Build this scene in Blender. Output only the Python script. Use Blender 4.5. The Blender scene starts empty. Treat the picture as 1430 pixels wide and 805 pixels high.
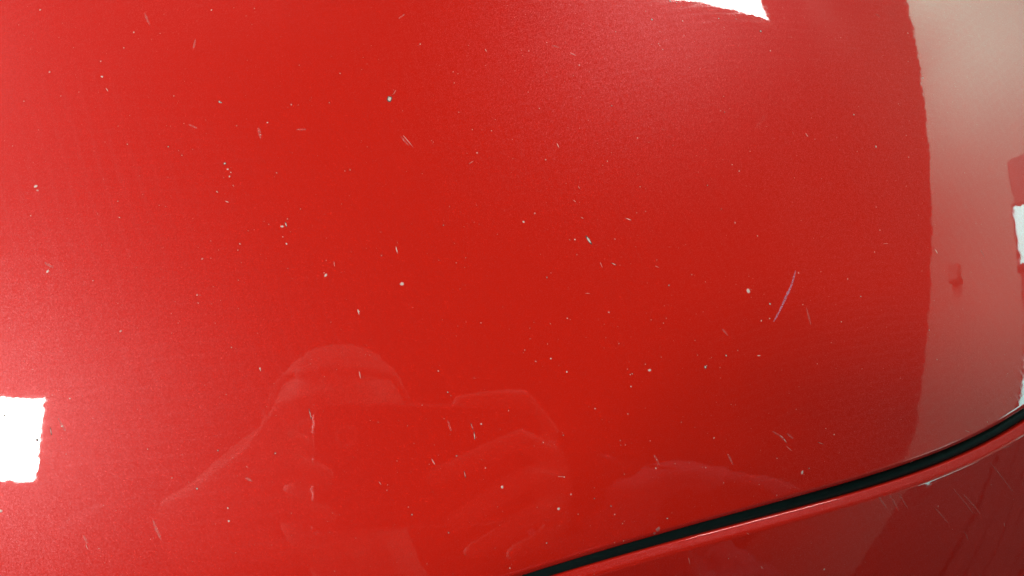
import bpy, bmesh, math, random
import numpy as np
from mathutils import Vector, Matrix, noise
random.seed(7)
sc = bpy.context.scene
COL = sc.collection

# ------------------------------------------------------------------ camera, world, exposure
D = 0.20                                   # lens height over the bonnet
CX = Vector((0.97862, -0.01910, 0.20478))  # camera right, up, back
CY = Vector((-0.01910, 0.98293, 0.18296))
CZ = Vector((-0.20478, -0.18296, 0.96156))
cam_d = bpy.data.cameras.new('camera')
cam = bpy.data.objects.new('camera', cam_d); COL.objects.link(cam)
cam.matrix_world = Matrix(((CX.x, CY.x, CZ.x, 0), (CX.y, CY.y, CZ.y, 0), (CX.z, CY.z, CZ.z, D), (0, 0, 0, 1)))
cam_d.sensor_width = 36; cam_d.lens = 36 * 1080 / 1430
cam_d.clip_start = 0.002; cam_d.clip_end = 60
cam_d.dof.use_dof = False
sc.camera = cam
w = bpy.data.worlds.new('World'); sc.world = w; w.use_nodes = True
w.node_tree.nodes['Background'].inputs[0].default_value = (0.5, 0.5, 0.5, 1)
w.node_tree.nodes['Background'].inputs[1].default_value = 0.05
sc.view_settings.view_transform = 'Standard'; sc.view_settings.look = 'None'
sc.view_settings.exposure = 0; sc.view_settings.gamma = 1
sc.cycles.max_bounces = 8; sc.cycles.sample_clamp_indirect = 6
LAMP = 37.0; LAMP_FAR = 24.0; LAMP_NEAR = 52.0; WINDOW = 6.0

# ------------------------------------------------------------------ material helpers
def new_mat(name):
    m = bpy.data.materials.new(name); m.use_nodes = True
    nt = m.node_tree; return m, nt, nt.nodes['Principled BSDF']
def N(nt, t, **kw):
    n = nt.nodes.new(t)
    for k, v in kw.items():
        if k in n.inputs: n.inputs[k].default_value = v
        else: setattr(n, k, v)
    return n
def simple(name, colour, rough=0.6, var=0.15, scale=30, metallic=0.0, bump=0.0):
    m, nt, b = new_mat(name)
    g = N(nt, 'ShaderNodeNewGeometry')
    no = N(nt, 'ShaderNodeTexNoise', Scale=scale, Detail=5.0)
    nt.links.new(g.outputs['Position'], no.inputs['Vector'])
    mx = nt.nodes.new('ShaderNodeMix'); mx.data_type = 'RGBA'
    nt.links.new(no.outputs[0], mx.inputs[0])
    mx.inputs[6].default_value = (*[c * (1 - var) for c in colour], 1)
    mx.inputs[7].default_value = (*[min(1, c * (1 + var)) for c in colour], 1)
    nt.links.new(mx.outputs[2], b.inputs['Base Color'])
    b.inputs['Roughness'].default_value = rough; b.inputs['Metallic'].default_value = metallic
    if bump:
        bp = N(nt, 'ShaderNodeBump', Strength=bump, Distance=0.002)
        nt.links.new(no.outputs[0], bp.inputs['Height']); nt.links.new(bp.outputs[0], b.inputs['Normal'])
    return m
def emitter(name, colour, s):
    m, nt, b = new_mat(name)
    b.inputs['Base Color'].default_value = (0.8, 0.8, 0.8, 1)
    b.inputs['Emission Color'].default_value = (*colour, 1); b.inputs['Emission Strength'].default_value = s
    return m

def jitter_normal(nt, tex_out, amount, geo):
    """normal + (texture - 0.5) * amount, normalised"""
    sub = N(nt, 'ShaderNodeVectorMath', operation='SUBTRACT'); nt.links.new(tex_out, sub.inputs[0]); sub.inputs[1].default_value = (.5, .5, .5)
    sca = N(nt, 'ShaderNodeVectorMath', operation='SCALE'); nt.links.new(sub.outputs[0], sca.inputs[0]); sca.inputs['Scale'].default_value = amount
    add = N(nt, 'ShaderNodeVectorMath', operation='ADD'); nt.links.new(sca.outputs[0], add.inputs[0]); nt.links.new(geo, add.inputs[1])
    return add.outputs[0]
def norm(nt, o):
    n = N(nt, 'ShaderNodeVectorMath', operation='NORMALIZE'); nt.links.new(o, n.inputs[0]); return n.outputs[0]

def paint():
    m, nt, b = new_mat('red_metallic_lacquer')
    g = N(nt, 'ShaderNodeNewGeometry'); P = g.outputs['Position']; NN = g.outputs['Normal']
    # metal flakes: each cell its own tilt
    v = N(nt, 'ShaderNodeTexVoronoi', Scale=8000.0); nt.links.new(P, v.inputs['Vector'])
    v2 = N(nt, 'ShaderNodeTexVoronoi', Scale=4200.0); nt.links.new(P, v2.inputs['Vector'])
    a = jitter_normal(nt, v.outputs['Color'], 0.15, NN)
    a = jitter_normal(nt, v2.outputs['Color'], 0.05, a)
    nt.links.new(norm(nt, a), b.inputs['Normal'])
    # orange peel in the clear lacquer
    n1 = N(nt, 'ShaderNodeTexNoise', Scale=520.0, Detail=2.0); nt.links.new(P, n1.inputs['Vector'])
    n2 = N(nt, 'ShaderNodeTexNoise', Scale=130.0, Detail=1.0); nt.links.new(P, n2.inputs['Vector'])
    c = jitter_normal(nt, n1.outputs['Color'], 0.0065, NN)
    c = jitter_normal(nt, n2.outputs['Color'], 0.004, c)
    nt.links.new(norm(nt, c), b.inputs['Coat Normal'])
    # deep red colour coat; a share of bright flakes lies in it, unevenly
    sep = N(nt, 'ShaderNodeSeparateColor'); nt.links.new(v.outputs['Color'], sep.inputs[0])
    pw = N(nt, 'ShaderNodeMath', operation='POWER'); nt.links.new(sep.outputs[0], pw.inputs[0]); pw.inputs[1].default_value = 4
    fr = N(nt, 'ShaderNodeMapRange'); nt.links.new(pw.outputs[0], fr.inputs[0])
    fr.inputs[3].default_value = FLAKE * .55; fr.inputs[4].default_value = FLAKE * 2.8
    b.inputs['Base Color'].default_value = (PR, PG, PB, 1)
    b.inputs['Metallic'].default_value = 0.0; b.inputs['Roughness'].default_value = 0.5; b.inputs['Specular IOR Level'].default_value = 0.0
    b2 = nt.nodes.new('ShaderNodeBsdfPrincipled')
    b2.inputs['Base Color'].default_value = (.95, FG, FG * 1.08, 1); b2.inputs['Specular Tint'].default_value = (.95, FG, FG * 1.08, 1)
    b2.inputs['Metallic'].default_value = 1.0; b2.inputs['Roughness'].default_value = FROUGH
    nt.links.new(norm(nt, a), b2.inputs['Normal']); nt.links.new(norm(nt, c), b2.inputs['Coat Normal'])
    for q in (b, b2): q.inputs['Coat Weight'].default_value = 1.0; q.inputs['Coat IOR'].default_value = 1.62
    ms = nt.nodes.new('ShaderNodeMixShader'); out = nt.nodes['Material Output']
    nt.links.new(fr.outputs[0], ms.inputs[0]); nt.links.new(b.outputs[0], ms.inputs[1]); nt.links.new(b2.outputs[0], ms.inputs[2])
    nt.links.new(ms.outputs[0], out.inputs['Surface'])
    # faint wipe marks: the lacquer is slightly duller in long thin streaks
    def math2(op, x, y=None):
        q = N(nt, 'ShaderNodeMath', operation=op)
        for i, t_ in enumerate((x, y)):
            if t_ is None: continue
            if isinstance(t_, (int, float)): q.inputs[i].default_value = t_
            else: nt.links.new(t_, q.inputs[i])
        return q.outputs[0]
    total = None
    for loc_, sc_, dist, msk, seed in (((-.10, .62, 0), 95, 1.6, 9, 1.0), ((.62, .30, 0), 80, 2.2, 12, 5.0), ((.20, -.30, 0), 110, 1.2, 10, 9.0)):
        mp = N(nt, 'ShaderNodeMapping'); nt.links.new(P, mp.inputs['Vector']); mp.inputs['Location'].default_value = [-c_ for c_ in loc_]
        wv = N(nt, 'ShaderNodeTexWave', wave_type='RINGS', rings_direction='Z', Scale=float(sc_), Distortion=dist, Detail=4.0)
        wv.inputs['Detail Scale'].default_value = .6
        nt.links.new(mp.outputs[0], wv.inputs['Vector'])
        mp2 = N(nt, 'ShaderNodeMapping'); nt.links.new(P, mp2.inputs['Vector']); mp2.inputs['Location'].default_value = (seed, seed, 0)
        mk = N(nt, 'ShaderNodeTexNoise', Scale=float(msk), Detail=3.0); nt.links.new(mp2.outputs[0], mk.inputs['Vector'])
        m1 = N(nt, 'ShaderNodeMapRange'); nt.links.new(mk.outputs[0], m1.inputs[0]); m1.inputs[1].default_value = .46; m1.inputs[2].default_value = .68
        k_ = math2('MULTIPLY', math2('POWER', wv.outputs['Fac'], 5.0), m1.outputs[0])
        total = k_ if total is None else math2('ADD', total, k_)
    # blotchy film of grime between the wipe marks
    gr = N(nt, 'ShaderNodeTexNoise', Scale=34.0, Detail=7.0, Roughness=.65); nt.links.new(P, gr.inputs['Vector'])
    g1 = N(nt, 'ShaderNodeMapRange'); nt.links.new(gr.outputs[0], g1.inputs[0]); g1.inputs[1].default_value = .50; g1.inputs[2].default_value = .72; g1.inputs[4].default_value = .4
    total = math2('ADD', total, g1.outputs[0])
    mr = N(nt, 'ShaderNodeMapRange'); nt.links.new(total, mr.inputs[0]); mr.inputs[3].default_value = .016; mr.inputs[4].default_value = .045
    # the film also scatters a little light of its own
    fl2 = math2('ADD', fr.outputs[0], math2('MULTIPLY', total, .016)); nt.links.new(fl2, ms.inputs[0])
    nt.links.new(mr.outputs[0], b.inputs['Coat Roughness']); nt.links.new(mr.outputs[0], b2.inputs['Coat Roughness'])
    return m
PR, PG, PB = 0.715, 0.0150, 0.0048
FLAKE, FG, FROUGH = 0.066, 0.40, 0.36
M_PAINT = paint()
M_PRIMER = simple('chipped_primer', (0.74, 0.64, 0.57), 0.7, 0.12, 900)
M_EDGE = simple('chip_edge_pink', (0.72, 0.30, 0.27), 0.55, 0.25, 1200)
M_ROSE = simple('bruised_lacquer', (0.50, 0.14, 0.13), 0.5, 0.3, 1500)
M_DARKCHIP_SHADE = simple('dark_chip_and_rim_shade', (0.12, 0.07, 0.06), 0.7, 0.2, 900)  # dark specks, and the painted shadow rim round pale chips
M_RUBBER = simple('black_rubber', (0.006, 0.026, 0.025), 0.6, 0.3, 200, bump=0.2); M_RUBBER.node_tree.nodes['Principled BSDF'].inputs['Specular IOR Level'].default_value = .2
_nt = M_RUBBER.node_tree; _b = _nt.nodes['Principled BSDF']; _g = N(_nt, 'ShaderNodeNewGeometry')
_n = N(_nt, 'ShaderNodeTexNoise', Scale=900.0, Detail=6.0, Roughness=.8); _nt.links.new(_g.outputs['Position'], _n.inputs['Vector'])
_r = N(_nt, 'ShaderNodeMapRange'); _nt.links.new(_n.outputs[0], _r.inputs[0]); _r.inputs[1].default_value = .60; _r.inputs[2].default_value = .74; _r.inputs[4].default_value = .5
_m = _nt.nodes.new('ShaderNodeMix'); _m.data_type = 'RGBA'; _nt.links.new(_r.outputs[0], _m.inputs[0])
_nt.links.new(_b.inputs['Base Color'].links[0].from_socket, _m.inputs[6]); _m.inputs[7].default_value = (.10, .115, .105, 1); _nt.links.new(_m.outputs[2], _b.inputs['Base Color'])
M_GAP = simple('gap_black', (0.006, 0.008, 0.008), 0.8, 0.3, 100)
def faint(name, col, alpha):
    m, nt, b = new_mat(name)
    g = N(nt, 'ShaderNodeNewGeometry'); no = N(nt, 'ShaderNodeTexNoise', Scale=3000.0, Detail=3.0); nt.links.new(g.outputs['Position'], no.inputs['Vector'])
    mr = N(nt, 'ShaderNodeMapRange'); nt.links.new(no.outputs[0], mr.inputs[0])
    mr.inputs[1].default_value = .35; mr.inputs[2].default_value = .65; mr.inputs[3].default_value = alpha * .25; mr.inputs[4].default_value = alpha * 1.5
    nt.links.new(mr.outputs[0], b.inputs['Alpha'])
    b.inputs['Base Color'].default_value = (*col, 1); b.inputs['Roughness'].default_value = 0.5
    return m
M_SCUFF_REFLECTION = faint('scuffed_lacquer_and_reflection', (0.80, 0.50, 0.46), 0.18)  # bonnet scuffs, plus painted reflection streaks on the bumper
M_SCRATCH = faint('scratched_lacquer', (0.72, 0.36, 0.52), 0.55)

# ------------------------------------------------------------------ object helpers
def link(name, me, mats=(), parent=None):
    for m in (mats if isinstance(mats, (list, tuple)) else [mats]): me.materials.append(m)
    o = bpy.data.objects.new(name, me); COL.objects.link(o)
    if parent: o.parent = parent
    return o
def mesh(name, V, Fc, mats=(), parent=None, smooth=False, mi=None):
    me = bpy.data.meshes.new(name); me.from_pydata([tuple(v) for v in V], [], Fc); me.update()
    if smooth: me.shade_smooth()
    if mi is not None:
        me.polygons.foreach_set('material_index', mi)
    return link(name, me, mats, parent)
def thing(name, label, cat, loc=(0, 0, 0), group=None):
    o = bpy.data.objects.new(name, None); COL.objects.link(o); o.location = loc
    o.empty_display_size = 0.05
    o['label'] = label; o['category'] = cat
    if group: o['group'] = group
    return o
def tag(o, label, cat, group=None):
    o['label'] = label; o['category'] = cat
    if group: o['group'] = group
    return o
def box_bm(bm, c, s, ax=None, bev=0):
    r = bmesh.ops.create_cube(bm, size=1)
    M = Matrix.Diagonal((s[0], s[1], s[2], 1))
    A = Matrix.Identity(4)
    if ax:
        for i, a in enumerate(ax):
            for j in range(3): A[j][i] = a[j]
    T = Matrix.Translation(c) @ A @ M
    bmesh.ops.transform(bm, matrix=T, verts=r['verts'])
    if bev:
        es = list({e for v in r['verts'] for e in v.link_edges})
        bmesh.ops.bevel(bm, geom=es, offset=bev, segments=3, affect='EDGES', profile=0.5)
def box(name, c, s, mat, parent=None, ax=None, bev=0):
    bm = bmesh.new(); box_bm(bm, c, s, ax, bev)
    me = bpy.data.meshes.new(name); bm.to_mesh(me); bm.free()
    return link(name, me, mat, parent)

# ------------------------------------------------------------------ the room
H_C = 1.50; FLOOR = -0.86
nW = Vector((0.888, -0.459, 0)); sW = Vector((0.459, 0.888, 0)); Z = Vector((0, 0, 1))
def rp(a, s, z): return nW * a + sW * s + Z * z      # a: towards the pale green wall, s: along it
W_A = 1.402 * H_C
M_WALL = simple('pale_green_wall_paint', (0.56, 0.77, 0.69), 0.8, 0.04, 3)
M_DULL = simple('dark_ceiling_boards', (0.045, 0.030, 0.028), 0.9, 0.2, 4)
M_FLOOR = simple('grey_concrete', (0.22, 0.21, 0.20), 0.8, 0.25, 6)
M_GREYWALL = simple('grey_block_wall', (0.10, 0.085, 0.085), 0.85, 0.2, 5)
def quad_slab(name, a0, a1, s0, s1, z0, z1, mat):
    o = box(name, rp((a0+a1)/2, (s0+s1)/2, (z0+z1)/2), (a1-a0, s1-s0, z1-z0), mat, ax=(nW, sW, Z))
    o['kind'] = 'structure'; return o
A0, S0, S1 = -3.2, -2.6, 6.2
quad_slab('floor', A0-.2, W_A+.2, S0-.2, S1+.2, FLOOR-.1, FLOOR, M_FLOOR)
quad_slab('ceiling', A0-.2, W_A+.2, S0-.2, S1+.2, H_C, H_C+.1, M_DULL)
quad_slab('wall_pale_green', W_A, W_A+.15, S0-.2, S1+.2, FLOOR+.002, H_C-.002, M_WALL)
quad_slab('wall_back', A0-.15, A0, S0-.2, S1+.2, FLOOR+.002, H_C-.002, M_GREYWALL)
quad_slab('wall_near', A0+.002, W_A-.002, S0-.15, S0, FLOOR+.002, H_C-.002, M_GREYWALL)
quad_slab('wall_far', A0+.002, W_A-.002, S1, S1+.15, FLOOR+.002, H_C-.002, M_GREYWALL)

M_RIB = simple('worn_door_rib', (0.42, 0.36, 0.34), .5, .5, 7)
M_FRAME = simple('dark_window_frame', (0.03, 0.025, 0.025), 0.5, 0.2, 20)
M_LAMP = emitter('lamp_diffuser', (1.0, 0.97, 0.93), LAMP)
M_LAMP_NEAR = emitter('lamp_diffuser_new_tube', (1.0, 0.97, 0.93), LAMP_NEAR)
M_LAMP_FAR = emitter('lamp_diffuser_old_tube', (1.0, 0.96, 0.90), LAMP_FAR)
M_LAMPF = simple('lamp_housing', (0.7, 0.7, 0.68), 0.4, 0.05, 20, metallic=0.0)
M_PANE = emitter('daylit_window_glass', (0.33, 1.0, 0.97), WINDOW)
SPOT = 205.0
# ceiling lights: centre x, y, half length x, half width y, turn
def lamp(x, y, lx, ly, rz, label, mat=None):
    t = thing('ceiling_light', label, 'light', (x, y, H_C), 'panel lights on the ceiling')
    t.rotation_euler.z = rz
    bm = bmesh.new()
    e = .02
    for c, s in (((0, ly+e/2, -.02), (2*lx+2*e, e, .04)), ((0, -ly-e/2, -.02), (2*lx+2*e, e, .04)),
                 ((lx+e/2, 0, -.02), (e, 2*ly, .04)), ((-lx-e/2, 0, -.02), (e, 2*ly, .04))):
        box_bm(bm, c, s)
    me = bpy.data.meshes.new('frame'); bm.to_mesh(me); bm.free()
    link('frame', me, M_LAMPF, t)
    mesh('diffuser', [(-lx, -ly, -.03), (lx, -ly, -.03), (lx, ly, -.03), (-lx, ly, -.03)], [(0, 3, 2, 1)], mat or M_LAMP, t)
lamp(-.775 - .45, .02, .45, .105, math.radians(-2), 'ceiling light panel left of the photographer', M_LAMP_NEAR)
lamp(1.915 - .45, 1.85 + .12, .45, .13, math.radians(8), 'ceiling light panel ahead of the car, nearest the pale green wall')
lamp(-1.95, 1.35, .6, .13, math.radians(4), 'ceiling light panel ahead of the car on the left, farthest from the green wall')
lamp(-.75, 2.40, .50, .11, math.radians(4), 'ceiling light panel ahead of the car in the middle', M_LAMP_FAR)

# dark sectional garage door set against the wall, a row of small windows near its top
M_DOOR = simple('dark_brown_door_enamel', (0.22, 0.15, 0.14), 0.5, 0.35, 5)
D0, D1, DTOP = -.62, 2.40, .955
gd = thing('garage_door', 'dark brown sectional garage door with a row of small daylit windows', 'garage door', rp(W_A, (D0+D1)/2, FLOOR))
def gb(name, sa, sb, za, zb, ta, tb, mat, parent=gd, bev=0):
    return box(name, rp(W_A - (ta+tb)/2, (sa+sb)/2, (za+zb)/2) - Vector(gd.location), (tb-ta, sb-sa, zb-za), mat, parent, ax=(nW, sW, Z), bev=bev)
nP = 5; ph = (DTOP - FLOOR - .02) / nP
for k in range(nP):
    gb('door_panel', D0, D1, FLOOR + .01 + k*ph, FLOOR + .01 + (k+1)*ph - .012, .004, .036, M_DOOR, bev=.006)
    for q in range(4):
        gb('rib', D0 + .03, D1 - .03, FLOOR + .05 + k*ph + q*.075, FLOOR + .075 + k*ph + q*.075, .034, .042, M_DOOR, bev=.003) if k < nP - 1 else None
for (p0, p1) in ((.93, 1.34), (1.77, 2.08), (.30, .62)):
    f = gb('window_frame', p0 - .03, p1 + .03, DTOP - .135, DTOP - .012, .030, .044, M_FRAME)
    g_ = gb('pane', p0, p1, DTOP - .115, DTOP - .030, .042, .050, M_PANE, parent=f)
gb('handle', .8, 1.0, -.30, -.27, .045, .075, M_FRAME)

# spot lamps added out of view to brighten the pale green wall
M_SPOT = simple('added_spot_housing', (0.05, 0.05, 0.05), 0.4, 0.1, 20)
def added_wall_spot(s, power, label):
    p = rp(W_A - 1.3, s, H_C - .16); aim = rp(W_A, s - .5, .95)
    t = thing('added_spotlight', label, 'added_spotlight', p, 'spot lamps added to brighten the pale green wall')
    d = (aim - p).normalized(); q = d.to_track_quat('-Z', 'Y')
    ld = bpy.data.lights.new('added_spot_lamp', 'SPOT'); ld.energy = power; ld.spot_size = math.radians(110); ld.spot_blend = 1.0
    ld.shadow_soft_size = .07; ld.color = (.50, 1.0, .90)
    lo = bpy.data.objects.new('added_spot_lamp', ld); COL.objects.link(lo); lo.parent = t; lo.rotation_euler = q.to_euler()
    V = []; n = 24; Fc = []
    for k in range(n):
        c_, s_ = math.cos(2*math.pi*k/n), math.sin(2*math.pi*k/n)
        V += [q @ Vector((.045*c_, .045*s_, -.015)), q @ Vector((.040*c_, .040*s_, .04)), q @ Vector((.030*c_, .030*s_, .11))]
    for k in range(n):
        a_, b_ = 3*k, 3*((k+1) % n); Fc += [(a_, b_, b_+1, a_+1), (a_+1, b_+1, b_+2, a_+2)]
    Fc.append(tuple(3*k+2 for k in range(n)))
    mesh('housing', V, Fc, M_SPOT, t)
    box('bracket', (0, 0, .10), (.02, .02, .12), M_SPOT, t)
added_wall_spot(1.7, SPOT*.16, 'black spot lamp added to brighten the pale green wall by the garage door')
added_wall_spot(3.3, SPOT*.7, 'black spot lamp added to brighten the middle of the pale green wall')
added_wall_spot(4.6, SPOT*1.6, 'black spot lamp added to brighten the far end of the pale green wall')

# small meter box on the wall, and a rack with boxes added to band the bumper's reflection
bm = bmesh.new(); box_bm(bm, (0, 0, 0), (.03, .10, .06), (nW, sW, Z), .006)
me = bpy.data.meshes.new('junction_box'); bm.to_mesh(me); bm.free()
jb = link('junction_box', me, simple('brown_box_enamel', (.44, .52, .47), .6, .2, 30)); jb.location = rp(W_A - .034, 1.82, 1.32)
tag(jb, 'small grey junction box on the pale green wall below the ceiling', 'junction box')
M_RACK = simple('grey_rack_steel', (.12, .12, .13), .5, .2, 20, metallic=.3)
rk = thing('added_rack', 'open grey steel rack standing against the pale green wall', 'rack', rp(W_A - .32, -1.5, FLOOR))
for sa in (-.75, .75):
    for aa in (-.22, .22):
        box('post', nW*aa + sW*sa + Z*.9, (.05, .05, 1.8), M_RACK, rk, ax=(nW, sW, Z))
for k in range(4):
    box('shelf', Z * (.25 + .5*k), (.50, 1.6, .03), M_RACK, rk, ax=(nW, sW, Z))
for (sa, k, wd, hh, nm_, lb, colr) in ((-.45, 2, .40, .30, 'cardboard_box', 'brown cardboard box at the near end of the added rack shelf', (.36, .24, .14)),
        (.10, 2, .34, .22, 'storage_crate', 'dull blue storage crate in the middle of the added rack shelf', (.08, .10, .20)),
        (.50, 2, .22, .34, 'canister', 'pale canister at the far end of the added rack shelf', (.55, .52, .48)),
        (-.35, 3, .50, .20, 'cardboard_box', 'low brown cardboard box on the top shelf of the added rack', (.36, .24, .14)),
        (.30, 3, .44, .26, 'storage_crate', 'red storage crate on the top shelf of the added rack', (.35, .04, .03))):
    z0 = FLOOR + .25 + .5*k + .017
    bm = bmesh.new(); box_bm(bm, (0, 0, hh/2), (.32, wd, hh), (nW, sW, Z), .012)
    box_bm(bm, (0, 0, hh + .006), (.335, wd + .015, .02), (nW, sW, Z), .004)
    me = bpy.data.meshes.new(nm_); bm.to_mesh(me); bm.free()
    bo = link(nm_, me, simple(nm_ + '_surface', colr, .7, .15, 12)); bo.location = rp(W_A - .32, -1.5 + sa, z0)
    tag(bo, lb, 'box' if 'box' in nm_ else ('crate' if 'crate' in nm_ else 'canister'))

# ------------------------------------------------------------------ the car front
RX, RY = 1.2, 1.2
EC = [18.79914981, -3.79762764, -0.24487763, 0.26960017, -0.04726907]
XL, XR = 0.046, 0.215
def e_in(x): return np.polyval(EC, x)
def de_in(x): return np.polyval(np.polyder(np.array(EC)), x)
def edge(x):
    if x < XL: return e_in(XL) + de_in(XL) * (x - XL) - 0.25*(x-XL)**2
    if x > XR: return e_in(XR) + de_in(XR) * (x - XR) + 0.3 * (x - XR) ** 2
    return e_in(x)
def slope(x): return (edge(x + 1e-4) - edge(x - 1e-4)) / 2e-4
def Hs(x, y): return -x * x / (2 * RX) - y * y / (2 * RY)
ROLL = 0.0016
def bonnet_z(x, y, v=None):
    if v is None: v = (y - edge(x)) / math.hypot(1, slope(x))
    d = 0
    if v < ROLL: d = ROLL - math.sqrt(max(0, ROLL**2 - (ROLL - max(v, 0))**2))
    ease = 0.00007 * max(0, 1 - v / 0.010) ** 2
    return Hs(x, y) - d - ease
xs = [-0.55 + 0.02 * i for i in range(20)] + [-0.15 + 0.0025 * i for i in range(172)] + [0.28 + 0.01 * i for i in range(13)]
XN = sorted(set(round(x, 5) for x in xs))
car = thing('car', 'red metallic car with a stone-chipped bonnet above a black seal', 'car', (0, 0, 0))

vs = [0] + [ROLL * (1 - math.cos(a * math.pi / 2 / 9)) for a in range(1, 10)]
v = ROLL
step = 0.0004
while v < 0.62:
    v += step; step = min(step * 1.25, 0.004 if v < .2 else 0.02); vs.append(v)
V = []; nv = len(vs) + 1
for x in XN:
    e = edge(x); c = math.hypot(1, slope(x))
    V.append((x, e, Hs(x, e) - ROLL - .00035 - 0.007))
    for v in vs:
        y = e + v * c
        V.append((x, y, bonnet_z(x, y, v)))
Fc = []
for i in range(len(XN) - 1):
    for j in range(nv - 1):
        a = i * nv + j; Fc.append((a, a + nv, a + nv + 1, a + 1))
bonnet = mesh('bonnet', V, Fc, M_PAINT, car, smooth=True)

def gap(x): return 0.0029 + 0.0105 * min(max(x - 0.075, -0.05), 0.2)
def lipw(x): return 0.0025 + 0.0022 * min(max(x - 0.06, 0), 0.16)
# profile across the bumper: u measured from the gap's lower side
def bumper_profile(u, x):
    L = lipw(x)
    r = 0.0004
    base = -0.0024
    if u < r: return base + LIP_RISE * u - (r - math.sqrt(max(0, r*r - (r-u)**2)))
    z = base + LIP_RISE * min(u, L) 
    # ridge easing, then the face turns down
    k = 0.0007
    t_ = u - L
    # smooth min of rising lip and falling face
    def face(q): return base + LIP_RISE * L - FACE_S * q - q*q/(2*FACE_R)
    if t_ < -k: return z
    if t_ > k: return face(t_)
    h = (t_ + k) / (2*k)
    z0 = base + LIP_RISE * (L - k)
    s0, s1 = LIP_RISE, -FACE_S - k/FACE_R
    # hermite by integrating the slope
    return z0 + 2*k*(s0*h + (s1 - s0)*h*h/2) * 1.0
LIP_RISE, FACE_S, FACE_R = 0.46, 0.20, 0.9
def bumper_z(x, y):
    u = (edge(x) - y) / math.hypot(1, slope(x)) - gap(x)
    return Hs(x, y) + bumper_profile(max(u, 0), x)
us = [0] + [0.0004 * (1 - math.cos(a * math.pi / 2 / 6)) for a in range(1, 7)] + [0.0004 + 0.00015 * i for i in range(1, 34)]
u = us[-1]; step = .0003
while u < 0.30: u += step; step = min(step * 1.25, 0.006); us.append(u)
V = []; nu = len(us) + 1
for x in XN:
    e = edge(x); c = math.hypot(1, slope(x)); g = gap(x)
    y = e - g * c
    V.append((x, y, Hs(x, y) - 0.0025 - 0.008))
    for u in us:
        y = e - (g + u) * c
        V.append((x, y, Hs(x, y) + bumper_profile(u, x)))
Fc = []
for i in range(len(XN) - 1):
    for j in range(nu - 1):
        a = i * nu + j; Fc.append((a, a + 1, a + nu + 1, a + nu))
bumper = mesh('bumper', V, Fc, M_PAINT, car, smooth=True)

def sweep(name, off, drop, prof, mat, parent):
    V = []; n = len(prof)
    for x in XN:
        s = slope(x); c = math.hypot(1, s); nx, ny = s / c, -1 / c
        g = gap(x)
        bx, by = x + nx * g * off, edge(x) + ny * g * off
        bz = Hs(bx, by) - drop
        for (p, q) in prof: V.append((bx + nx * p, by + ny * p, bz + q))
    Fc = []
    for i in range(len(XN) - 1):
        for j in range(n):
            k = (j + 1) % n; Fc.append((i*n+j, i*n+k, (i+1)*n+k, (i+1)*n+j))
    return mesh(name, V, Fc, mat, parent, smooth=True)
seal_prof = [(math.cos(a) * .0019, math.sin(a) * .0016) for a in [i * 2 * math.pi / 16 for i in range(16)]]
seal = sweep('rubber_seal', 0.55, 0.0047, seal_prof, M_RUBBER, car)
sweep('gap_channel', 0.5, 0.0098, [(-.006, .0012), (.008, .0012), (.008, -.001), (-.006, -.001)], M_GAP, car)

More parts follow.
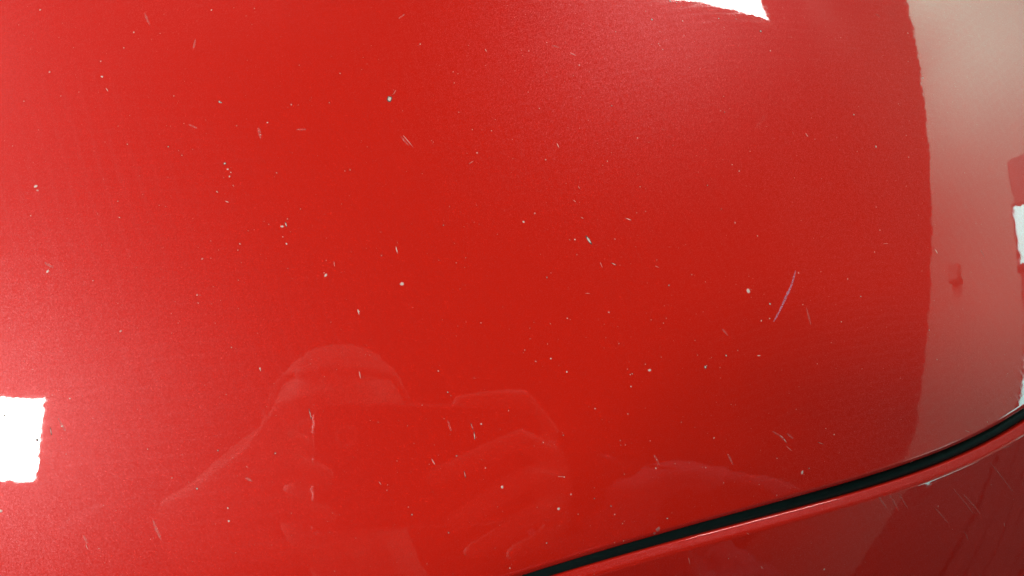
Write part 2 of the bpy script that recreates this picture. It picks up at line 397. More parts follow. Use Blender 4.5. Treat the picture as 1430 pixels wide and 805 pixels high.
# ------------------------------------------------------------------ stone chips, scratches and painted reflection streaks
CHIPS = [
 (0,'s',-81.33,111.67,0.0,0.0),(0,'f',-55.29,112.06,1.04,-2.29),(0,'s',-57.65,106.51,0.0,0.0),(0,'s',-64.99,97.36,0.0,0.0),(0,'s',-76.99,93.6,0.0,0.0),
 (0,'m',-64.22,92.92,0.0,0.0),(0,'t',-62.85,89.53,0.41,-0.67),(0,'t',-59.72,101.67,0.0,0.0),(0,'t',-46.27,88.39,0.0,0.0),(0,'s',-38.53,114.87,0.0,0.0),
 (0,'f',-42.05,104.74,-0.26,-1.63),(0,'m',-34.74,87.35,0.0,0.0),(0,'s',-34.37,87.16,0.0,0.0),(0,'f',-41.73,80.31,1.35,-0.61),(0,'f',-24.45,79.89,0.38,-1.63),
 (0,'t',-23.9,78.48,0.0,0.0),(0,'s',-22.35,82.1,0.0,0.0),(0,'s',-16.45,87.76,0.0,0.0),(0,'f',-14.33,80.64,1.49,0.09),(0,'s',-46.59,73.99,0.0,0.0),
 (0,'m',-32.5,69.96,0.0,0.0),(0,'s',-31.64,68.4,0.0,0.0),(0,'t',-30.88,67.57,0.0,0.0),(0,'s',-31.12,66.43,0.0,0.0),(0,'t',-30.1,64.02,0.0,0.0),
 (0,'m',-76.86,62.16,0.0,0.0),(0,'s',-76.31,61.1,0.0,0.0),(0,'t',-43.1,71.75,0.0,0.0),(0,'t',-3.85,98.15,0.0,0.0),(0,'t',-6.52,89.03,0.0,0.0),
 (0,'t',-56.47,74.22,0.0,0.0),(0,'t',-27.4,116.41,0.0,0.0),(0,'t',-51.08,106.63,0.0,0.0),(0,'t',-19.44,67.96,0.0,0.0),(0,'t',-83.34,72.71,0.0,0.0),
 (0,'t',-30.08,80.75,0.0,0.0),(0,'t',-14.8,99.76,0.0,0.0),(0,'t',-82.07,85.04,0.0,0.0),(0,'t',-73.57,86.92,0.0,0.0),(0,'t',-34.01,62.16,0.0,0.0),
 (0,'L',9.71,91.44,0.0,0.0),(0,'t',11.42,94.24,-0.53,-1.08),(0,'t',13.44,80.68,2.37,-2.84),(0,'f',13.04,80.08,1.31,-1.62),(0,'s',18.25,109.4,0.0,0.0),
 (0,'t',37.22,109.77,0.27,-0.61),(0,'t',37.14,104.49,0.0,0.0),(0,'t',28.98,100.96,0.0,0.0),(0,'t',27.89,97.95,0.0,0.0),(0,'t',27.6,101.44,0.0,0.0),
 (0,'s',63.54,111.52,1.19,-0.51),(0,'s',65.97,107.74,0.0,0.0),(0,'s',75.46,95.24,0.0,0.0),(0,'s',82.99,85.45,0.0,0.0),(0,'s',57.62,81.36,0.39,-0.87),
 (0,'s',53.92,76.24,0.0,0.0),(0,'t',49.57,97.1,0.0,0.0),(0,'t',52.76,92.16,0.0,0.0),(0,'s',34.01,76.86,0.0,0.0),(0,'t',39.47,87.5,0.0,0.0),
 (0,'t',63.36,68.75,0.4,-0.7),(0,'m',91.61,127.16,0.0,0.0),(0,'s',93.07,118.7,0.0,0.0),(0,'s',94.28,116.72,0.0,0.0),(0,'t',93.42,118.06,0.0,0.0),
 (0,'t',78.81,120.91,0.0,0.0),(0,'m',98.78,135.15,0.0,0.0),(0,'t',29.04,88.87,0.0,0.0),(0,'t',31.9,73.62,0.83,0.63),(0,'t',-1.96,69.37,0.0,0.0),
 (0,'t',-0.59,69.72,0.0,0.0),(0,'t',21.23,79.65,0.0,0.0),(0,'t',21.76,79.25,0.0,0.0),(0,'t',82.61,69.93,0.0,0.0),(0,'t',56.14,114.22,0.0,0.0),
 (0,'t',50.39,110.7,0.0,0.0),(0,'t',89.72,129.87,0.0,0.0),(0,'s',101.15,134.9,0.0,0.0),(0,'s',102.53,128.3,0.0,0.0),(0,'t',48.18,110.69,0.0,0.0),
 (0,'t',32.26,110.5,0.0,0.0),(0,'t',32.79,83.85,0.0,0.0),(0,'t',38.32,83.91,0.0,0.0),(0,'f',12.58,117.53,0.96,0.9),(0,'f',58.35,113.34,0.89,-0.22),
 (0,'t',72.81,77.16,0.0,0.0),(0,'m',131.65,129.05,0.0,0.0),(0,'s',134.29,122.09,0.0,0.0),(0,'s',116.04,131.34,0.0,0.0),(0,'s',122.65,132.25,0.0,0.0),
 (0,'t',122.64,133.44,0.0,0.0),(0,'s',102.54,128.3,0.0,0.0),(0,'t',102.34,122.79,0.0,0.0),(0,'t',106.74,111.47,0.0,0.0),(0,'t',114.09,102.75,0.0,0.0),
 (0,'s',113.85,97.3,0.0,0.0),(0,'t',112.42,97.55,0.0,0.0),(0,'m',164.47,102.58,0.0,0.0),(0,'s',143.51,93.14,0.43,-0.8),(0,'t',146.73,91.55,0.0,0.0),
 (0,'m',171.7,91.75,0.0,0.0),(0,'t',163.31,88.97,0.0,0.0),(0,'t',186.18,97.7,0.0,0.0),(0,'s',185.46,89.48,0.0,0.0),(0,'m',199.72,122.05,0.0,0.0),
 (0,'s',197.02,140.01,0.0,0.0),(0,'t',194.06,127.71,0.0,0.0),(0,'f',183.54,145.34,1.2,-0.57),(0,'s',116.59,77.64,0.0,0.0),(0,'t',114.36,79.58,0.0,0.0),
 (0,'s',104.96,72.06,0.0,0.0),(0,'t',136.67,77.18,0.0,0.0),(0,'t',147.15,77.82,0.0,0.0),(0,'t',210.82,86.58,0.0,0.0),(0,'t',182.12,78.65,0.0,0.0),
 (0,'t',164.82,132.16,0.0,0.0),(0,'t',185.36,109.56,0.0,0.0),(0,'t',117.58,128.24,0.0,0.0),(0,'f',106.43,135.5,5.49,1.66),(0,'t',121.33,84.73,0.0,0.0),
 (0,'m',-17.49,53.28,0.0,0.0),(0,'s',-16.69,54.28,0.27,-0.9),(0,'t',-16.25,55.41,0.0,0.0),(0,'t',-13.08,58.21,0.0,0.0),(0,'t',-17.2,50.51,0.0,0.0),
 (0,'s',-16.24,48.67,0.0,0.0),(0,'s',-27.67,48.36,0.0,0.0),(0,'t',-28.06,46.7,0.0,0.0),(0,'f',-72.29,42.36,0.92,-0.59),(0,'m',-71.95,40.44,0.0,0.0),
 (0,'s',-56.73,54.54,0.0,0.0),(0,'t',-31.64,59.61,0.6,-0.24),(0,'s',-36.47,44.25,0.0,0.0),(0,'s',-37.18,34.93,0.0,0.0),(0,'t',-36.79,32.92,0.0,0.0),
 (0,'m',-6.23,40.62,0.0,0.0),(0,'t',-6.67,41.18,0.0,0.0),(0,'t',-4.2,43.99,0.14,-0.77),(0,'s',-54.22,25.83,0.0,0.0),(0,'t',-21.43,16.65,0.14,-0.59),
 (0,'t',-28.41,21.84,0.0,0.0),(0,'t',-61.48,38.27,0.0,0.0),(0,'t',-33.83,62.01,0.0,0.0),(0,'t',-77.16,54.49,0.0,0.0),(0,'t',-57.47,58.76,0.0,0.0),
 (0,'t',-20.84,53.75,0.0,0.0),(0,'L',65.21,53.38,0.81,-1.09),(0,'M',13.32,38.69,0.0,0.0),(0,'s',11.7,48.43,0.26,-1.05),(0,'s',2.06,31.6,0.26,-0.88),
 (0,'t',2.43,31.23,0.0,0.0),(0,'m',46.78,57.2,0.0,0.0),(0,'s',50.07,59.89,0.0,0.0),(0,'s',24.34,55.2,0.0,0.0),(0,'s',77.71,59.84,1.03,-0.3),
 (0,'t',80.94,61.79,0.0,0.0),(0,'t',83.8,62.4,0.0,0.0),(0,'s',61.53,52.79,0.0,0.0),(0,'t',59.95,52.64,0.0,0.0),(0,'t',61.88,48.4,0.0,0.0),
 (0,'t',68.79,46.37,0.37,-1.1),(0,'s',72.2,46.37,1.14,-0.52),(0,'t',85.75,46.0,0.88,-0.32),(0,'t',73.59,53.5,0.0,0.0),(0,'s',52.84,41.54,0.0,0.0),
 (0,'s',89.5,40.47,0.0,0.0),(0,'t',64.11,37.39,0.85,0.02),(0,'s',70.53,32.18,0.0,0.0),(0,'s',58.27,30.25,0.0,0.0),(0,'t',53.4,28.7,0.0,0.0),
 (0,'t',87.95,30.85,0.0,0.0),(0,'t',83.22,30.33,0.0,0.0),(0,'t',86.95,29.45,0.0,0.0),(0,'s',2.69,15.55,0.26,-1.09),(0,'t',22.71,15.94,0.0,0.0),
 (0,'t',52.39,23.11,0.0,0.0),(0,'t',45.97,21.44,0.0,0.0),(0,'s',48.95,18.43,0.0,0.0),(0,'s',53.14,19.15,0.0,0.0),(0,'s',57.56,15.67,0.0,0.0),
 (0,'m',81.79,16.11,0.0,0.0),(0,'s',76.53,15.1,0.0,0.0),(0,'t',75.94,14.9,0.0,0.0),(0,'t',75.17,16.42,0.0,0.0),(0,'t',80.65,17.77,0.0,0.0),
 (0,'t',73.05,23.46,0.0,0.0),(0,'t',85.62,19.82,0.0,0.0),(0,'t',34.17,28.68,0.0,0.0),(0,'t',30.26,46.33,0.0,0.0),(0,'t',61.75,64.41,0.56,-0.4),
 (0,'t',63.73,59.42,0.56,-0.26),(0,'t',26.03,60.61,0.0,0.0),(0,'t',27.69,44.84,0.0,0.0),(0,'t',7.89,46.27,0.0,0.0),(0,'M',115.49,39.74,0.0,0.0),
 (0,'m',122.54,36.04,0.0,0.0),(0,'s',121.97,31.59,0.0,0.0),(0,'s',118.99,30.87,0.0,0.0),(0,'M',99.2,17.05,0.0,0.0),(0,'t',99.69,17.47,0.0,0.0),
 (0,'m',106.23,20.41,0.0,0.0),(0,'s',116.7,20.52,0.81,0.01),(0,'t',97.02,20.46,0.0,0.0),(0,'t',96.51,24.65,0.0,0.0),(0,'t',110.17,21.92,0.0,0.0),
 (0,'s',108.95,64.8,0.0,0.0),(0,'s',113.22,60.74,0.0,0.0),(0,'s',120.58,57.02,0.0,0.0),(0,'s',164.27,54.48,0.0,0.0),(0,'t',168.72,57.58,1.4,0.09),
 (0,'s',167.74,62.06,0.0,0.0),(0,'s',156.43,39.59,0.0,0.0),(0,'s',152.13,45.02,0.0,0.0),(0,'t',142.27,46.85,0.0,0.0),(0,'s',133.92,46.07,0.0,0.0),
 (0,'t',134.24,36.2,0.0,0.0),(0,'s',147.77,31.34,0.0,0.0),(0,'m',190.55,56.84,0.48,-0.8),(0,'t',186.51,39.58,0.0,0.0),(0,'s',182.51,29.63,0.0,0.0),
 (0,'s',184.21,20.21,0.0,0.0),(0,'t',153.6,16.92,0.0,0.0),(0,'f',212.05,57.75,0.81,-1.48),(0,'t',167.67,69.95,0.0,0.0),(0,'t',101.4,41.97,0.0,0.0),
 (0,'t',97.11,43.95,0.0,0.0),(0,'t',116.13,44.23,0.0,0.0),(0,'f',105.88,27.88,1.01,-1.11),(0,'t',101.43,19.81,0.0,0.0),(0,'t',103.91,17.01,0.0,0.0),
 (0,'t',215.14,15.96,0.0,0.0),(0,'t',168.08,14.14,0.0,0.0),(0,'t',137.24,18.31,0.0,0.0),(0,'f',135.7,34.03,0.58,-3.67),(0,'t',143.13,24.78,0.0,0.0),
 (0,'t',183.06,49.23,0.0,0.0),(0,'d',-78.04,5.94,0.0,0.0),(0,'d',-70.56,0.3,0.0,0.0),(0,'s',-64.26,9.76,0.0,0.0),(0,'s',-67.91,2.68,0.29,-1.0),
 (0,'s',-65.47,3.35,0.0,0.0),(0,'f',-65.98,4.47,1.2,-1.91),(0,'t',-46.25,-2.37,0.0,0.0),(0,'s',-30.4,-3.01,0.0,0.0),(0,'s',-17.03,-4.01,0.0,0.0),
 (0,'s',-34.65,-11.8,0.0,0.0),(0,'t',-40.39,-9.14,0.0,0.0),(0,'s',-27.49,-16.52,0.0,0.0),(0,'s',-27.14,-19.52,0.0,0.0),(0,'m',-76.94,-15.48,0.0,0.0),
 (0,'t',-58.24,-23.68,0.36,-0.76),(0,'f',-58.78,-21.8,0.59,-1.09),(0,'f',-43.74,-19.43,1.21,-2.75),(0,'f',-23.27,-9.91,0.56,-0.24),(0,'t',-64.06,-3.07,0.0,0.0),
 (0,'s',-9.26,6.05,0.45,-1.79),(0,'s',31.12,2.44,0.57,-1.58),(0,'s',31.98,-0.2,0.13,-1.42),(0,'s',33.85,2.19,0.0,0.0),(0,'t',41.22,5.54,0.0,0.0),
 (0,'s',21.12,-6.55,0.57,-0.99),(0,'s',29.35,-9.77,0.28,-1.26),(0,'s',27.35,-5.74,0.0,0.0),(0,'s',34.82,-8.95,0.0,0.0),(0,'m',39.17,-13.85,0.0,0.0),
 (0,'s',56.0,-1.1,0.0,0.0),(0,'s',54.05,-19.9,0.0,0.0),(0,'t',7.95,-11.58,0.42,-0.55),(0,'t',9.9,-13.67,0.0,0.0),(0,'t',2.52,-24.71,0.0,0.0),
 (0,'s',16.1,-19.7,0.0,0.0),(0,'s',25.29,-24.49,0.0,0.0),(0,'s',57.53,15.57,0.0,0.0),(0,'s',25.18,10.39,0.0,0.0),(0,'s',-21.46,16.63,0.0,0.0),
 (0,'t',22.8,15.81,0.0,0.0),(0,'s',57.61,-16.43,0.0,0.0),(0,'f',25.29,2.75,0.57,-1.85),(0,'s',53.15,19.19,0.0,0.0),(0,'s',65.19,5.76,0.0,0.0),
 (0,'s',74.68,4.23,0.0,0.0),(0,'t',72.09,-2.84,0.0,0.0),(0,'t',73.5,-4.02,0.0,0.0),(0,'t',80.9,-3.09,0.0,0.0),(0,'t',90.57,1.73,0.0,0.0),
 (0,'s',82.14,-10.42,0.0,0.0),(0,'t',87.96,-9.38,0.0,0.0),(0,'f',82.09,-7.42,0.92,-1.56),(0,'s',100.44,-2.72,0.0,0.0),(0,'t',97.31,-10.7,0.0,0.0),
 (0,'f',104.65,-7.51,1.05,-2.27),(0,'f',122.0,-2.69,1.36,-1.12),(0,'s',123.24,-3.39,0.56,-0.96),(0,'t',122.18,-2.56,0.76,-0.56),(0,'t',124.15,-5.79,1.06,-0.84),
 (0,'f',124.9,-2.27,0.9,-0.84),(0,'f',120.01,-1.49,1.23,-0.7),(0,'s',135.05,-4.75,1.31,-0.44),(0,'s',140.85,-2.58,0.0,0.0),(0,'M',128.53,-13.03,0.0,0.0),
 (0,'s',131.03,-12.03,0.0,0.0),(0,'t',120.38,-8.87,0.0,0.0),(0,'t',113.89,-15.91,0.0,0.0),(0,'t',102.57,-14.96,0.0,0.0),(0,'s',68.73,-19.82,0.0,0.0),
 (0,'s',69.67,-21.96,0.0,0.0),(0,'s',64.13,-17.67,0.0,0.0),(0,'s',57.62,-16.37,0.0,0.0),(0,'m',54.1,-19.88,0.0,0.0),(0,'s',50.71,-28.23,0.0,0.0),
 (0,'t',59.45,-21.5,0.0,0.0),(0,'s',39.1,-13.89,0.0,0.0),(0,'s',40.89,-33.86,0.0,0.0),(0,'t',71.82,-24.39,0.0,0.0),(0,'s',84.85,-23.72,0.0,0.0),
 (0,'P',81.95,-26.44,0.0,0.0),(0,'p',81.06,-27.45,0.0,0.0),(0,'t',71.98,-28.87,0.0,0.0),(0,'t',69.39,-29.16,0.0,0.0),(0,'s',76.0,11.65,0.0,0.0),
 (0,'t',106.62,6.48,0.0,0.0),(0,'s',55.91,-11.9,0.0,0.0),(0,'t',54.46,-11.73,1.19,-0.04),(0,'t',50.42,-2.88,0.0,0.0),(0,'t',138.04,-0.78,0.0,0.0),
 (0,'t',128.27,4.92,0.0,0.0),(1,'t',91.55,-34.84,0.22,-1.26),(1,'t',109.79,-29.04,0.44,-0.28),(1,'t',114.84,-38.63,0.58,-0.55),(1,'m',136.75,-41.08,0.0,0.0),
 (0,'t',72.86,-11.71,0.0,0.0),(1,'f',160.28,-20.8,3.43,-4.24),(1,'f',163.7,-20.52,4.0,-4.51),(1,'f',187.97,-21.15,7.81,-6.66),(1,'f',192.12,-22.68,6.84,-5.3),  # long pale bumper streaks: reflected jumper folds painted on the lacquer
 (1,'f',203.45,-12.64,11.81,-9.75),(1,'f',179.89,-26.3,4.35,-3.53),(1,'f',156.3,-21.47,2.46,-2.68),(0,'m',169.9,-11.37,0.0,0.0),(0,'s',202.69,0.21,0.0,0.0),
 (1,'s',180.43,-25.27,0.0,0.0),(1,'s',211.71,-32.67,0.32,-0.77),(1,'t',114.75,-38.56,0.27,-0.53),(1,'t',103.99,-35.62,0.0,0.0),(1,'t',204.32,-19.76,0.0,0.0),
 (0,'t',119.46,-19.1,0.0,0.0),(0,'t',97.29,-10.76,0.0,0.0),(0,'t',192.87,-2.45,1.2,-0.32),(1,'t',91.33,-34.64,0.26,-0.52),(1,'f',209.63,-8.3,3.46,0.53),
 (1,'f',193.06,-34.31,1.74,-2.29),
]
SCRATCH = [(132.94, 46.8), (131.81, 44.06), (130.44, 41.33), (128.58, 38.6), (127.02, 36.13), (125.48, 33.69), (123.13, 30.6)]

R_ = {'t': .00011, 's': .00018, 'm': .00030, 'M': .00044, 'L': .00062, 'P': .0005, 'p': .0003, 'd': .00022, 'f': .0004}
def surf(w_, x, y): return bonnet_z(x, y) if w_ == 0 else bumper_z(x, y)
def flake(w_, x, y, r, dx, dy, rnd, bm=None, lift=.00003, mats=None):
    n = rnd.randint(7, 9)
    L = math.hypot(dx, dy); ang = math.atan2(dy, dx) if L > 1e-6 else rnd.uniform(0, 6.28)
    hx, hy = math.cos(ang), math.sin(ang)
    cx, cy = x + dx / 2, y + dy / 2
    a = r + L * 0.5 if L > 1e-6 else r * rnd.uniform(1.0, 1.25); b = r * (rnd.uniform(.75, 1.0) if L < 1e-6 else .62)
    out = []; inn = []
    for k in range(n):
        t = 2 * math.pi * k / n; j = rnd.uniform(.72, 1.15)
        for lst, sc_, z_ in ((out, 1.35, .000004), (inn, .85, lift)):
            px = cx + j * sc_ * (a * math.cos(t) * hx - b * math.sin(t) * hy)
            py = cy + j * sc_ * (a * math.cos(t) * hy + b * math.sin(t) * hx)
            lst.append((px, py, z_))
    o = (cx, cy, surf(w_, cx, cy))
    V = [(p[0] - cx, p[1] - cy, surf(w_, p[0], p[1]) + p[2] - o[2]) for p in out + inn] + [(0, 0, lift * 1.15)]
    Fc = [(k, (k+1) % n, n + (k+1) % n, n + k) for k in range(n)] + [(n + k, n + (k+1) % n, 2*n) for k in range(n)]
    return o, V, Fc, [1] * n + [0] * n
rnd = random.Random(3)
dustV = []; dustF = []
nparts = {0: 0, 1: 0}; tiny = 0
for (w_, k, x, y, dx, dy) in CHIPS:
    x, y, dx, dy = x/1e3, y/1e3, dx/1e3, dy/1e3
    r = R_[k] * rnd.uniform(.85, 1.15)
    o, V, Fc, mi = flake(w_, x, y, r, dx, dy, rnd)
    if k == 't' and (dx == 0) : tiny += 1
    if k == 't' and dx == 0 and tiny % 3 == 0:
        b0 = len(dustV); dustV += [(v[0]+o[0], v[1]+o[1], v[2]+o[2]) for v in V]; dustF += [tuple(b0+i for i in f) for f in Fc]; continue
    if k in 'f': nm, mt = 'scuff_reflection_streak', [M_SCUFF_REFLECTION, M_SCUFF_REFLECTION]
    elif k in 'Pp': nm, mt = 'stone_chip', [M_ROSE, M_ROSE]
    elif k == 'd': nm, mt = 'stone_chip', [M_DARKCHIP_SHADE, M_DARKCHIP_SHADE]
    elif k == 't': nm, mt = 'stone_chip', [M_EDGE if rnd.random() < .5 else M_PRIMER, M_EDGE]
    elif k in 'ML': nm, mt = 'stone_chip', [M_PRIMER, M_DARKCHIP_SHADE if rnd.random() < .5 else M_EDGE]
    else: nm, mt = 'stone_chip', [M_PRIMER if (k == 'm' or rnd.random() < .5) else M_EDGE, M_DARKCHIP_SHADE if rnd.random() < .35 else M_EDGE]  # dark rim: shadow beside the chip put into its colour
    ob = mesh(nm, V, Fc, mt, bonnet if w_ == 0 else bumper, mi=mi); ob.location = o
# the long fine scratch
pts = [Vector((p[0]/1e3, p[1]/1e3, 0)) for p in SCRATCH]
V = []; n = 60
for i in range(n + 1):
    t = i / n * (len(pts) - 1); a = min(int(t), len(pts) - 2); p = pts[a].lerp(pts[a+1], t - a)
    d = (pts[a+1] - pts[a]).normalized(); q = Vector((-d.y, d.x, 0))
    wd = (.00010 + .00027 * math.sin(math.pi * min(1, i / n * 1.0)) ** .7) * rnd.uniform(.65, 1.25)
    if i in (0, n): wd = .00002
    jx = q * rnd.uniform(-.00006, .00006)
    for s in (-1, 1):
        pp = p + q * wd * s + jx; V.append((pp.x, pp.y, bonnet_z(pp.x, pp.y) + .00001))
mesh('scratch', V, [(2*i, 2*i+1, 2*i+3, 2*i+2) for i in range(n)], M_SCRATCH, bonnet)
# dust: countless specks
for i in range(3200):
    x = rnd.uniform(-.13, .30); y = rnd.uniform(-.06, .20)
    e = (y - edge(x)) / math.hypot(1, slope(x))
    if e > .001: w_ = 0
    elif e < -gap(x) - .0015: w_ = 1
    else: continue
    r = .00005 + .00006 * rnd.random() ** 3
    b0 = len(dustV); z = surf(w_, x, y)
    for k in range(4):
        t = k * math.pi / 2 + rnd.random()*.6; px, py = x + r * math.cos(t) * 1.2, y + r * math.sin(t) * .8
        dustV.append((px, py, surf(w_, px, py) + .000004))
    dustV.append((x, y, z + .00003))
    dustF += [(b0 + k, b0 + (k+1) % 4, b0 + 4) for k in range(4)]
d = mesh('dust', dustV, dustF, simple('pale_dust', (0.75, 0.50, 0.44), .8, .3, 400), bonnet)
d['kind'] = 'stuff'

# ------------------------------------------------------------------ the phone in the photographer's hands
M_PHONE = simple('black_phone_glass', (0.006, 0.006, 0.008), 0.12, 0.1, 40)
M_PHONEF = simple('black_phone_frame', (0.015, 0.015, 0.016), 0.3, 0.1, 40, metallic=.5)
def pp(a, b, c): return Vector((0, 0, D)) + CX * a + CY * b + CZ * c     # a right, b up, c behind the lens
phone = thing('phone', 'black phone held sideways over the red bonnet', 'phone', pp(.0575, -.017, .008))
def pl(v): return v - Vector(phone.location)
AX = (CX, CY, CZ)
box('phone_body', pl(pp(.0575, -.017, .0085)), (.150, .072, .0078), M_PHONE, phone, ax=AX, bev=.003)
def disc(name, c, r, h, mat, parent):
    bm = bmesh.new(); bmesh.ops.create_cone(bm, cap_ends=True, segments=24, radius1=r, radius2=r, depth=h)
    A = Matrix.Identity(4)
    for i, a in enumerate(AX):
        for j in range(3): A[j][i] = a[j]
    bmesh.ops.transform(bm, matrix=Matrix.Translation(c) @ A, verts=bm.verts)
    me = bpy.data.meshes.new(name); bm.to_mesh(me); bm.free(); return link(name, me, mat, parent)
def ring(name, c, r0, r1, h, mat, parent):
    V = []; n = 32
    for k in range(n):
        t = 2*math.pi*k/n
        for r in (r0, r1):
            for z in (-h/2, h/2): V.append(c + CX*r*math.cos(t) + CY*r*math.sin(t) + CZ*z)
    Fc = []
    for k in range(n):
        a, b = 4*k, 4*((k+1) % n)
        Fc += [(a, b, b+1, a+1), (a+2, a+3, b+3, b+2), (a, a+2, b+2, b), (a+1, b+1, b+3, a+3)]
    return mesh(name, V, Fc, mat, parent)
M_STEEL = simple('brushed_steel', (.85, .84, .82), .5, .1, 40, metallic=.2)
ring('lens_ring', pl(pp(0, 0, .0030)), .0048, .0068, .0022, M_STEEL, phone)
bm = bmesh.new()
for a_, b_, sa, sb in ((.0575, .0197, .146, .0026), (.0575, -.0532, .146, .0016), (-.0177, -.017, .0008, .068), (.1327, -.017, .0008, .068)):
    box_bm(bm, pl(pp(a_, b_, .0085)), (sa, sb, .0066), AX, .0006)
me = bpy.data.meshes.new('frame'); bm.to_mesh(me); bm.free(); link('frame', me, M_STEEL, phone)

# ------------------------------------------------------------------ the photographer
M_SKIN = simple('skin', (0.80, 0.64, 0.55), 0.42, 0.08, 60)
M_SHIRT = simple('mauve_grey_jumper', (0.50, 0.44, 0.52), 0.9, 0.35, 14, bump=.5)
M_SLEEVE = simple('black_sleeve_cloth', (0.018, 0.016, 0.018), 0.9, 0.3, 60)
M_TROUSERS = simple('dark_blue_trousers', (0.03, 0.035, 0.06), 0.9, 0.2, 40)
M_HAIR = simple('pale_grey_hair', (0.74, 0.65, 0.58), 0.8, 0.3, 300)
def skinned(name, chains, mat, parent, sub=2, remesh=.01, extra=None, smooth=6):
    """one closed skin over chains of joints, each joint with its own radius"""
    src = bmesh.new()
    def rad(r): return r if isinstance(r, tuple) else (r, r, r)
    for ch in chains:
        for (p, r), (q, t_) in zip(ch[:-1], ch[1:]):
            bm = bmesh.new()
            for c, rr in ((p, rad(r)), (q, rad(t_))):
                k = bmesh.ops.create_icosphere(bm, subdivisions=2, radius=1)
                bmesh.ops.transform(bm, matrix=Matrix.Translation(c) @ Matrix.Diagonal((*rr, 1)), verts=k['verts'])
            h = bmesh.ops.convex_hull(bm, input=bm.verts[:])
            kill = [g_ for g_ in set(h['geom_interior'] + h['geom_unused']) if isinstance(g_, bmesh.types.BMVert)]
            bmesh.ops.delete(bm, geom=kill, context='VERTS')
            bmesh.ops.recalc_face_normals(bm, faces=bm.faces[:])
            tmp = bpy.data.meshes.new('tmp'); bm.to_mesh(tmp); bm.free(); src.from_mesh(tmp); bpy.data.meshes.remove(tmp)
    for (c, s_) in (extra or []):
        k = bmesh.ops.create_icosphere(src, subdivisions=4, radius=1)
        bmesh.ops.transform(src, matrix=Matrix.Translation(c) @ Matrix.Diagonal((*s_, 1)), verts=k['verts'])
    me = bpy.data.meshes.new(name); src.to_mesh(me); src.free()
    o = link(name, me, mat, parent)
    rm = o.modifiers.new('remesh', 'REMESH'); rm.mode = 'VOXEL'; rm.voxel_size = remesh
    cs = o.modifiers.new('smooth', 'SMOOTH'); cs.iterations = smooth; cs.factor = .5
    dg = bpy.context.evaluated_depsgraph_get(); dg.update()
    m3 = bpy.data.meshes.new_from_object(o.evaluated_get(dg), depsgraph=dg)
    o.modifiers.clear(); o.data = m3
    o.data.shade_smooth()
    if not o.data.materials: o.data.materials.append(mat)
    return o
FEET = Vector((0.70, -0.66, FLOOR))
person = thing('person', 'person in a mauve grey jumper leaning over the bonnet to photograph it', 'person', FEET)
def T(x, y, z): return tuple(Vector((x, y, z)) - FEET)
HC = (-.008, -.010, .50)      # head centre, crown towards +y, face down
hip = T(.70, -.66, .06); waist = T(.56, -.57, .24); chest = T(.34, -.42, .43); neck = T(.05, -.20, .52)
shR = T(.36, -.24, .49); shL = T(.06, -.42, .46); elR = T(.37, -.115, .30); elL = T(-.20, -.20, .27)
wrR = tuple(pp(.175, -.045, .045) - FEET); wrL = tuple(pp(-.11, -.065, .05) - FEET)
def P_(a, b, c): return tuple(pp(a, b, c) - FEET)
palmR = P_(.150, -.030, .020); palmL = P_(-.070, -.045, .022)
ch = [[(hip, .14), (waist, .13), (chest, .14), (T(.17, -.29, .49), .10), (neck, .055), (T(.01, -.11, .51), .055)],
      [(chest, .14), (shR, .065), (elR, .042), (wrR, .028), (palmR, (.026, .026, .018))],
      [(chest, .14), (shL, .065), (elL, .042), (wrL, .028), (palmL, (.026, .026, .018))],
      [(hip, .14), (T(.74, -.58, -.02), .09), (T(.73, -.58, -.40), .058), (T(.78, -.62, -.80), .038), (T(.70, -.57, -.83), .03)],
      [(hip, .14), (T(.64, -.74, -.02), .09), (T(.63, -.74, -.40), .058), (T(.68, -.80, -.80), .038), (T(.60, -.74, -.83), .03)]]
# fingers: right hand comes in from the right end of the phone, across its back
R1 = .0082
ch += [[(palmR, (.026, .026, .018)), (P_(.135, -.012, .004), R1), (P_(.110, -.004, -.006), R1), (P_(.078, -.016, -.0065), R1*.9), (P_(.050, -.026, -.006), R1*.8)],
       [(palmR, (.026, .026, .018)), (P_(.137, -.030, .002), R1), (P_(.112, -.028, -.0065), R1), (P_(.082, -.042, -.0065), R1*.9), (P_(.062, -.052, -.005), R1*.8)],
       [(palmR, (.026, .026, .018)), (P_(.138, -.046, .003), R1), (P_(.116, -.050, -.005), R1), (P_(.092, -.062, -.004), R1*.85), (P_(.076, -.070, .002), R1*.75)],
       [(palmR, (.026, .026, .018)), (P_(.140, -.060, .008), R1*.9), (P_(.124, -.068, .002), R1*.85), (P_(.106, -.075, .006), R1*.75)],
       [(palmR, (.026, .026, .018)), (P_(.142, .006, .014), R1*1.1), (P_(.122, .026, .010), R1*1.1), (P_(.098, .024, .008), R1), (P_(.078, .022, .012), R1*.9)]]
ch += [[(palmL, (.026, .026, .018)), (P_(-.052, -.012, .008), R1), (P_(-.036, .012, .002), R1), (P_(-.012, .024, .004), R1*.9)],
       [(palmL, (.026, .026, .018)), (P_(-.050, -.026, .002), R1), (P_(-.032, -.018, -.005), R1), (P_(-.014, -.024, -.005), R1*.85)],
       [(palmL, (.026, .026, .018)), (P_(-.052, -.042, .000), R1), (P_(-.034, -.040, -.006), R1), (P_(-.012, -.046, -.005), R1*.85)],
       [(palmL, (.026, .026, .018)), (P_(-.056, -.058, .002), R1*.9), (P_(-.038, -.062, -.003), R1*.85), (P_(-.018, -.066, .002), R1*.75)],
       [(palmL, (.026, .026, .018)), (P_(-.060, -.012, .022), R1*1.1), (P_(-.044, .002, .024), R1*1.1), (P_(-.024, -.002, .020), R1)]]
hc = Vector(HC) - FEET
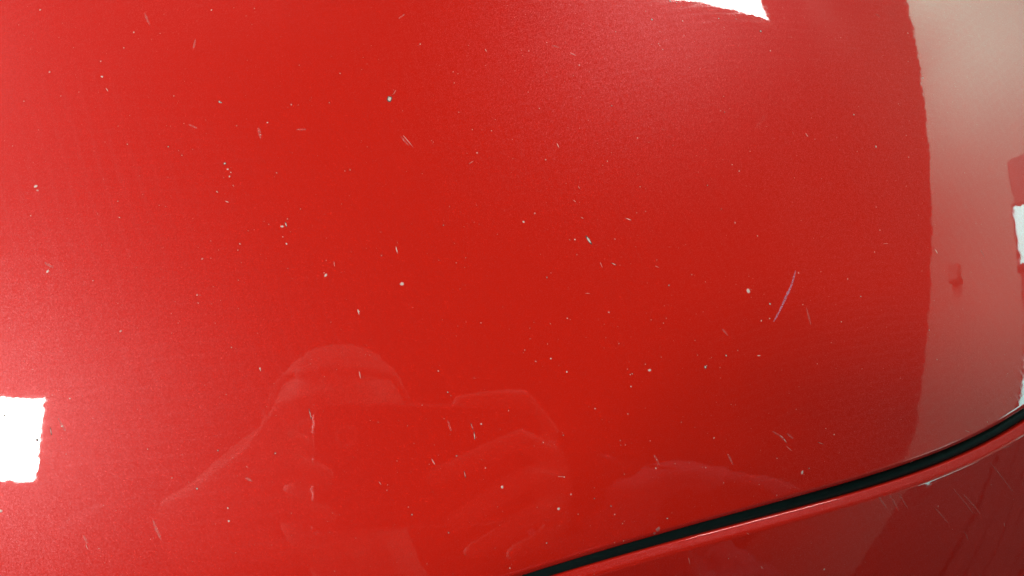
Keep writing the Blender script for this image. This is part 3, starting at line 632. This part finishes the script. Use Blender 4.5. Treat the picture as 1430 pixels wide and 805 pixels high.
ext = [(hc, (.078, .100, .098)), (hc + Vector((0, -.045, -.030)), (.062, .072, .072)),
       (hc + Vector((0, -.020, -.108)), (.013, .020, .020)), (hc + Vector((0, -.100, -.075)), (.028, .020, .022)),
       (hc + Vector((.080, -.012, -.005)), (.010, .030, .018)), (hc + Vector((-.080, -.012, -.005)), (.010, .030, .018)),
       (hc + Vector((0, -.062, -.098)), (.022, .005, .008)), (hc + Vector((0, -.072, -.097)), (.020, .006, .008)),
       (hc + Vector((0, .018, -.088)), (.050, .010, .012)),
       (hc + Vector((.03, -.002, -.088)), (.012, .009, .010)), (hc + Vector((-.03, -.002, -.088)), (.012, .009, .010))]
body = skinned('body', ch, M_SKIN, person, sub=2, remesh=.003, extra=ext)
# clothes
def lerp(a, b, t): return tuple(Vector(a).lerp(Vector(b), t))
sh = [[(T(.70, -.66, .03), .158), (waist, .155), (chest, .168), (T(.18, -.30, .485), .12), (lerp(chest, neck, .80), .075)],
      [(chest, .168), (shR, .088), (elR, .064), (lerp(elR, wrR, .55), .052), (lerp(elR, wrR, .97), .043)],
      [(chest, .168), (shL, .088), (elL, .064), (lerp(elL, wrL, .55), .052), (lerp(elL, wrL, .90), .043)]]
shirt = skinned('jumper', sh, M_SHIRT, person, sub=2, remesh=.009)
me = shirt.data
co = np.empty(len(me.vertices) * 3); no = np.empty(len(me.vertices) * 3)
me.vertices.foreach_get('co', co); me.vertices.foreach_get('normal', no)
co = co.reshape(-1, 3); no = no.reshape(-1, 3)
for i in range(len(co)):
    p = co[i]
    q = Vector((p[0] * 9 + p[1] * 5, p[1] * 5 - p[0] * 9 , p[2] * 26))
    f = 1 - abs(noise.noise(q)) * 2
    co[i] += no[i] * (.022 * (f - .5))
me.vertices.foreach_set('co', co.reshape(-1)); me.update()
cuff = skinned('sleeve', [[(lerp(elR, chest, .12), .070), (elR, .066), (lerp(elR, wrR, .6), .052), (wrR, .043), (P_(.165, -.036, .030), .038), (P_(.158, -.020, .016), (.020, .034, .020))]], M_SLEEVE, person, remesh=.005)
skinned('sleeve', [[(lerp(elL, shL, .15), .070), (elL, .066), (lerp(elL, wrL, .6), .052), (wrL, .041), (lerp(wrL, palmL, .35), (.036, .034, .026))]], M_SLEEVE, person, remesh=.005)
tr = [[(T(.70, -.66, .10), .150), (T(.70, -.66, .02), .152), (T(.74, -.58, -.06), .105), (T(.73, -.58, -.40), .078), (T(.78, -.62, -.77), .062)],
      [(T(.70, -.66, .02), .152), (T(.64, -.74, -.06), .105), (T(.63, -.74, -.40), .078), (T(.68, -.80, -.77), .062)]]
skinned('trousers', tr, M_TROUSERS, person, sub=2, remesh=.012)
for sx, sy in ((.78, -.62), (.68, -.80)):
    skinned('shoe', [[(T(sx, sy, FLOOR + .046), .045), (T(sx - .07, sy + .045, FLOOR + .044), .044), (T(sx - .14, sy + .09, FLOOR + .036), .035), (T(sx - .17, sy + .11, FLOOR + .03), .029)]], M_FRAME, person, remesh=.006)
# hair: a cap over crown and back of the head
bm = bmesh.new(); bmesh.ops.create_icosphere(bm, subdivisions=5, radius=1)
for v_ in list(bm.verts):
    if v_.co.z < -.15 - .35 * v_.co.y + .25 * (1 - abs(v_.co.x)) * 0 and v_.co.y < .62: bm.verts.remove(v_)
for v_ in bm.verts:
    f = 1 + .018 * noise.noise(v_.co * 14) + .012 * noise.noise(v_.co * 40)
    v_.co = Vector((v_.co.x * .083, v_.co.y * .106, v_.co.z * .104)) * f + hc + Vector((0, .003, .003))
me = bpy.data.meshes.new('hair'); bm.to_mesh(me); bm.free(); me.shade_smooth()
ho = link('hair', me, M_HAIR, person); so = ho.modifiers.new('thick', 'SOLIDIFY'); so.thickness = .004
